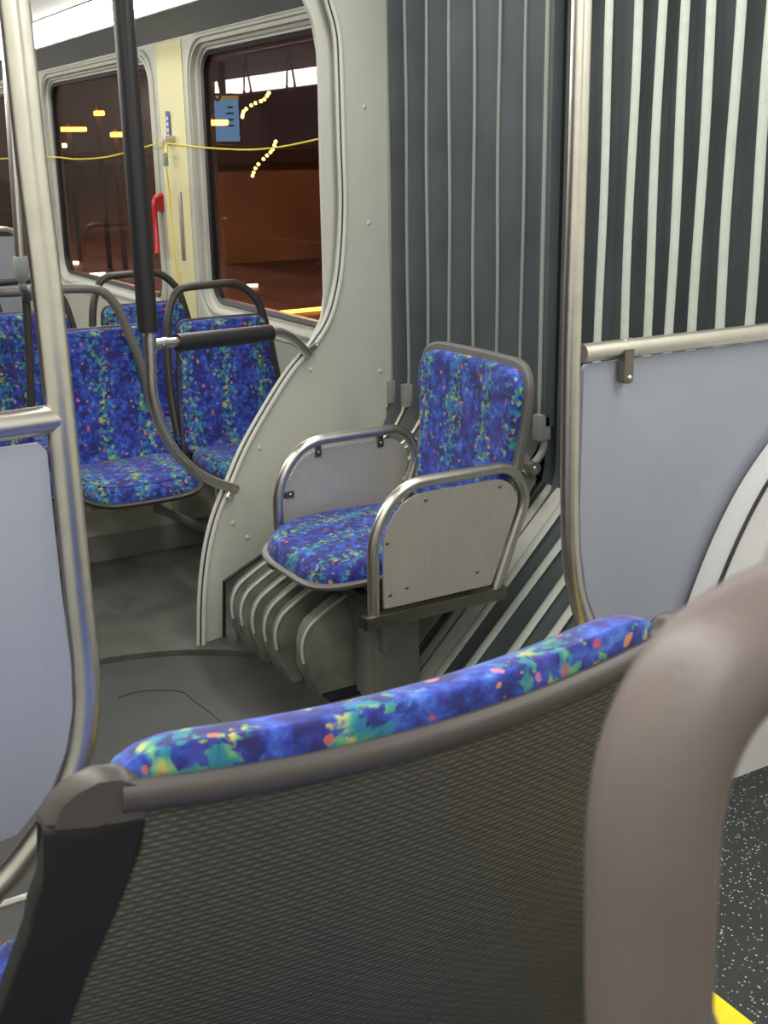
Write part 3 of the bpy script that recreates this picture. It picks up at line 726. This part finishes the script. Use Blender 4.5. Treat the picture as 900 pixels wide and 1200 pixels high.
# ------------------------------------------------------------------ thin pole with rubber coupling on the handle of the row
tpz = empty('stanchion', tuple(atY(26, 335, 4.0))); tag(tpz, 'thin steel stanchion ending in a grey rubber coupling above the cut-off seat', 'pole')
a0 = atY(4, 0, 4.0); a1 = atY(24, 302, 4.0); dd = (a0-a1).normalized(); a0 = a1+dd*((2.25-a1.z)/dd.z)
obj('tube', tube(B(), [a1, a0], .0165, 18), 'steel', tpz, world=True)
a2 = atY(26, 331, 4.0)
bm = B(); tube(bm, [a1+dd*.004, a1, a1.lerp(a2, .6), a1.lerp(a2, .85), a2], [.022, .025, .025, .02, .012], 18); obj('coupling', bm, 'boot', tpz, world=True)
b1 = atY(33, 348, 4.16)
bm = B(); tube(bm, catmull([a2, a2+Vector((.004, .01, -.02)), a2.lerp(b1, .6), b1], 5), [.013]*10+[.018]*6, 12); obj('clamp', bm, 'pedestal_paint', tpz, world=True)
gr = empty('grab_rail', tuple(atY(10, 341, 4.18))); tag(gr, 'grey tubular rail running over the tops of the cut-off seat and the middle seat', 'rail')
pts = [atY(*q, 4.18) for q in [(-150, 348), (0, 343), (90, 338), (120, 342), (138, 362), (151, 392), (163, 420), (172, 452), (178, 490)]]
obj('rail_tube', tube(B(), catmull(pts, 6), .0165, 16), 'shell_grey', gr, world=True)
obj('upright_tube', tube(B(), catmull([atY(*q, 4.19) for q in [(30, 343), (32, 375), (35, 430), (37, 485)]], 5), .014, 14), 'plastic_dark', gr, world=True)

# far partition by the rear doors
fp_ = empty('partition', (1.5, 8.0, FZ)); tag(fp_, 'distant grey partition with a steel top rail behind the thin steel stanchion', 'partition')
zr = 1.07
obj('top_rail', tube(B(), fillet([(.9, 8, zr), (1.93, 8, zr), (1.96, 8, .4), (1.5, 8, .3)], .10, 6), .017, 14), 'steel', fp_, world=True)
bm = B(); box(bm, (.92, 7.995, .32), (1.91, 8.005, zr-.05), .002); obj('infill_panel', bm, 'partition_grey', fp_, world=True)
for xx in (1.2, 1.8):
    bm = B(); box(bm, (xx, 7.985, FZ), (xx+.03, 8.015, .33), .003); obj('foot_post', bm, 'steel', fp_, world=True)
for xx in (1.3, 1.6): obj('clip', tube(B(), [(xx, 7.985, zr+.0), (xx, 7.985, zr-.07)], .013, 10), 'steel_dull', fp_, world=True)

# ------------------------------------------------------------------ small things on the pillar
cd = empty('stop_cord', (2.06, 5.664, 1.56)); tag(cd, 'yellow stop request cord sagging between brackets across the windows', 'cord')
XC = 2.05
cpts = [atX(*q, XC) for q in [(0, 186), (58, 184), (90, 186.5), (125, 184), (160, 175), (190, 167)]] ; c2 = [atX(*q, XC) for q in [(196, 168), (240, 173), (290, 175.5), (330, 172), (378, 162)]]
c2.append(c2[-1]+(c2[-1]-c2[-2])*.4)
obj('cord', tube(B(), catmull(cpts+c2, 5), .0035, 8), 'yellow', cd, world=True)
k0 = atX(193, 168, XC)
bm = B(); tube(bm, [k0+Vector((0, .03*math.cos(a), .035*math.sin(a)-.03)) for a in [2*PI*i/14 for i in range(14)]], .004, 8, closed=True); obj('loop', bm, 'yellow', cd, world=True)
bm = B(); box(bm, tuple(k0+Vector((-.004, -.022, .0))), (XR, k0.y+.022, k0.z+.035), .005); obj('bracket', bm, 'steel_dull', cd, world=True)
bm = B(); k1 = atX(194, 187, XC); box(bm, tuple(k1-Vector((.01, .012, .03))), tuple(k1+Vector((.01, .012, .03))), .004); obj('crimp', bm, 'boot', cd, world=True)
obj('hanging_cord', tube(B(), catmull([k1, atX(199, 230, 2.075), atX(204, 290, 2.08), atX(212, 352, 2.085)], 5), .0032, 8), 'yellow', cd, world=True)
rl = atX(193, 262, 2.12)
rr_ = empty('emergency_handle', tuple(rl)); tag(rr_, 'red emergency window release handle at the edge of the cream pillar', 'handle')
bm = B(); tube(bm, catmull([(2.115, 5.73, 1.32), (2.06, 5.735, 1.30), (2.055, 5.735, 1.20), (2.05, 5.72, 1.12), (2.04, 5.70, 1.04)], 5), .017, 12, ry=.010, upv=(1, 0, 0)); obj('lever', bm, 'red', rr_, world=True)
bm = B(); box(bm, (2.07, 5.722, 1.24), (2.125, 5.748, 1.32), .004); obj('mount', bm, 'red', rr_, world=True)
sg_ = atX(197, 150, XR-.012)
st = empty('sticker', tuple(sg_)); tag(st, 'small blue oblong sticker with white marks on the cream pillar above the cord', 'sticker')
bm = B(); prism(bm, [Vector((XR-.013, sg_.y+a, sg_.z+b)) for a, b in fil2([(-.022, -.075), (.022, -.075), (.022, .075), (-.022, .075)], [.01]*4)], (.002, 0, 0)); obj('backing', bm, 'blue_label', st, world=True)
bm = B()
for k in range(4): box(bm, (XR-.0145, sg_.y-.011, sg_.z+.035-k*.026), (XR-.013, sg_.y+.011, sg_.z+.051-k*.026)); box(bm, (XR-.0148, sg_.y-.005, sg_.z+.039-k*.026), (XR-.0146, sg_.y+.005, sg_.z+.047-k*.026))
obj('print', bm, 'label_white', st, world=True)
s2 = atX(211, 250, XR-.012)
bm = B(); box(bm, (XR-.013, s2.y-.02, s2.z-.22), (XR-.009, s2.y+.012, s2.z+.10), .001)
tag(obj('data_plate', bm, 'steel_dull'), 'narrow grey metal plate fixed upright on the cream pillar beside the hanging yellow cord', 'plate')

# ------------------------------------------------------------------ opposite side, seen as reflections
orail = empty('ceiling_rail', (.6, 8, 2.2)); tag(orail, 'steel overhead rail carrying the hanging straps, seen reflected in the window', 'rail')
obj('rail_tube', tube(B(), [(.6, 4.2, 2.19), (.6, 11, 2.19)], .016, 12), 'steel', orail, world=True)
for y in (4.3, 6, 8, 10, 10.9): obj('hanger', tube(B(), [(.6, y, 2.19), (.6, y, 2.25)], .01, 8), 'steel', orail, world=True)
def strap():
    r = empty('hanging_strap'); obj('strap', tube(B(), [(0, 0, 0), (0, -.015, -.12), (0, -.06, -.24)], .004, 8, ry=.012, upv=(0, 1, 0)), 'strap_grey', r)
    obj('second_strap', tube(B(), [(0, 0, 0), (0, .04, -.12), (0, .06, -.24)], .004, 8, ry=.012, upv=(0, 1, 0)), 'strap_grey', r)
    obj('handle_ring', tube(B(), [Vector((0, .062*math.cos(a), -.245+.045*math.sin(a))) for a in [PI+PI*i/14 for i in range(15)]], .010, 10), 'strap_grey', r); return r
s0 = strap()
for i, y in enumerate((6.9, 7.5, 8.2, 8.75, 9.3)):
    o = s0 if i == 0 else copy_tree(s0); o.location = (.6, y, 2.185)
    tag(o, 'grey hanging strap on the overhead rail, one of the row reflected in the window', 'strap', 'hanging straps on the overhead rail')
sn = empty('information_screen', (.08, 9.85, 1.80)); tag(sn, 'glowing light blue portrait screen reflected in the large window', 'screen')
bm = B(); box(bm, (-.07, 9.85, 1.59), (.23, 9.90, 2.00), .006); obj('casing', bm, 'gasket', sn, world=True)
bm = B(); box(bm, (-.05, 9.845, 1.61), (.21, 9.85, 1.98)); obj('display', bm, 'screen', sn, world=True)
bm = B(); box(bm, (-.05, 9.842, 1.95), (.21, 9.846, 1.98)); obj('header', bm, 'screen_head', sn, world=True)
bm = B()
for k in range(4): box(bm, (.0, 9.842, 1.88-k*.05), (.05+.02*(k % 2), 9.846, 1.895-k*.05))
obj('text', bm, 'screen_text', sn, world=True)
bm = B(); box(bm, (.05, 9.86, 2.0), (.1, 9.89, 2.25)); obj('arm', bm, 'gasket', sn, world=True)

# ------------------------------------------------------------------ night street outside
bm = B(); box(bm, (2.4, -20, -.6), (60, 120, -.5)); struct('ground', bm, 'asphalt', smooth=0)
def bld(x0, x1, y0, y1, z, mat, lb, ww):
    t_ = empty('building', ((x0+x1)/2, (y0+y1)/2, -.5)); tag(t_, lb, 'building', 'buildings across the street')
    bm_ = B(); box(bm_, (x0, y0, -.5), (x1, y1, z)); obj('facade', bm_, mat, t_, smooth=0, world=True)
    bm_ = B(); box(bm_, (x0-.3, y0-.3, z), (x1+.2, y1+.2, z+.3)); obj('roof', bm_, 'facade_dark', t_, smooth=0, world=True)
    for (a, b, c, d) in ww:
        bm_ = B(); box(bm_, (a, y0-.03, b), (c, y0+.02, d)); obj('doorway', bm_, 'facade_dark', t_, smooth=0, world=True)
bld(9.0, 16, 21.5, 34, 1.35, 'facade_tan', 'tan lit kiosk wall across the street, seen through the large window', [(11.2, -.4, 12.4, 1.0)])
bld(2.9, 7.5, 36, 50, 3.0, 'facade_dark', 'dark building down the street, seen through the smaller window', [(4, 0, 5, 1.5)])
def lamp(px, py, X, w_, mat, lb):
    p = atX(px, py, X); t_ = empty('street_lamp', (p.x, p.y, -.5)); tag(t_, lb, 'street lamp', 'street lamps outside the windows')
    bm_ = B(); tube(bm_, [(p.x, p.y+.1, -.5), (p.x, p.y+.1, p.z+.06), (p.x, p.y-.1, p.z+.08)], .05, 8); obj('post', bm_, 'facade_dark', t_, world=True)
    bm_ = B(); box(bm_, (p.x-w_/2, p.y-.08, p.z-.05), (p.x+w_/2, p.y+.08, p.z+.03), .02); obj('lantern', bm_, mat, t_, world=True)
lamp(82, 151, 7, .62, 'street_orange', 'orange glowing lantern seen through the smaller window above the cord')
lamp(67, 170, 7, .36, 'street_white', 'short yellow lantern low above the cord beside the steel pole')
lamp(116, 132, 7, .16, 'street_orange', 'small orange lantern high in the smaller window')
lamp(248, 143, 7.5, .5, 'street_orange', 'orange lantern crossing the reflected screen')
lamp(137, 157, 7, .2, 'street_orange', 'orange lantern just left of the padded black pole')
# added glowing tubes for the streaks of light, one per kerb
def streak(pxa, pxb, z, mat, r, lb):
    a, b = atZ(*pxa, z), atZ(*pxb, z); bm_ = B(); tube(bm_, [a, b], r, 8); o = obj('light_streak', bm_, mat); tag(o, lb, 'light', 'glowing streaks of light over the street')
streak((302, 369), (384, 361), -.46, 'street_orange', .025, 'long orange light streak low across the large window')
streak((289, 335), (302, 334.5), -.46, 'street_white', .025, 'short light streak on the street in the large window')
streak((78, 308), (92, 308), -.46, 'street_white', .03, 'short upper light streak on the street in the smaller window')
streak((82, 324), (123, 321), -.46, 'street_white', .03, 'long light streak on the street in the smaller window')
streak((142, 321), (184, 319), -.46, 'street_white', .03, 'light streak on the street crossed by the padded pole')
def trail(pts, lb):  # glowing dots added outside, standing in for reflection trails in the pane
    P_ = catmull([atX(*q, 7.5) for q in pts], 10); n = 10
    t_ = empty('dot_trail', tuple(P_[0])); tag(t_, lb, 'string lights', 'trails of reflected yellow light in the large window')
    obj('trail_line', tube(B(), P_, .008, 6), 'facade_dark', t_, world=True)
    for k in range(n):
        p = P_[round(k*(len(P_)-1)/(n-1))]; bm_ = B(); dome(bm_, p, (0, -1, 0), .024, .024, 8); dome(bm_, p, (0, 1, 0), .024, .024, 8); obj('trail_dot', bm_, 'trail_dot', t_, world=True)
trail([(284, 137), (286, 130), (297, 122), (309, 117), (315, 109)], 'upper dotted string of warm yellow light reflected in the large window')
trail([(296, 206), (300, 196), (311, 184), (319, 176), (323, 166)], 'lower dotted string of warm yellow light reflected in the large window')
# street light sources
def pt(loc, e, col, r):
    l = bpy.data.lights.new('street_light', 'POINT'); l.energy = e; l.color = col; l.shadow_soft_size = r; o = bpy.data.objects.new('street_light', l); C.objects.link(o); o.location = loc
pt((7, 15, 4.5), 650, (1, .60, .40), .3); pt((8, 26, 4.5), 650, (1, .60, .40), .3)

w = bpy.data.worlds.new('world'); sc.world = w; w.use_nodes = True
w.node_tree.nodes['Background'].inputs[0].default_value = (.03, .018, .018, 1); w.node_tree.nodes['Background'].inputs[1].default_value = 1
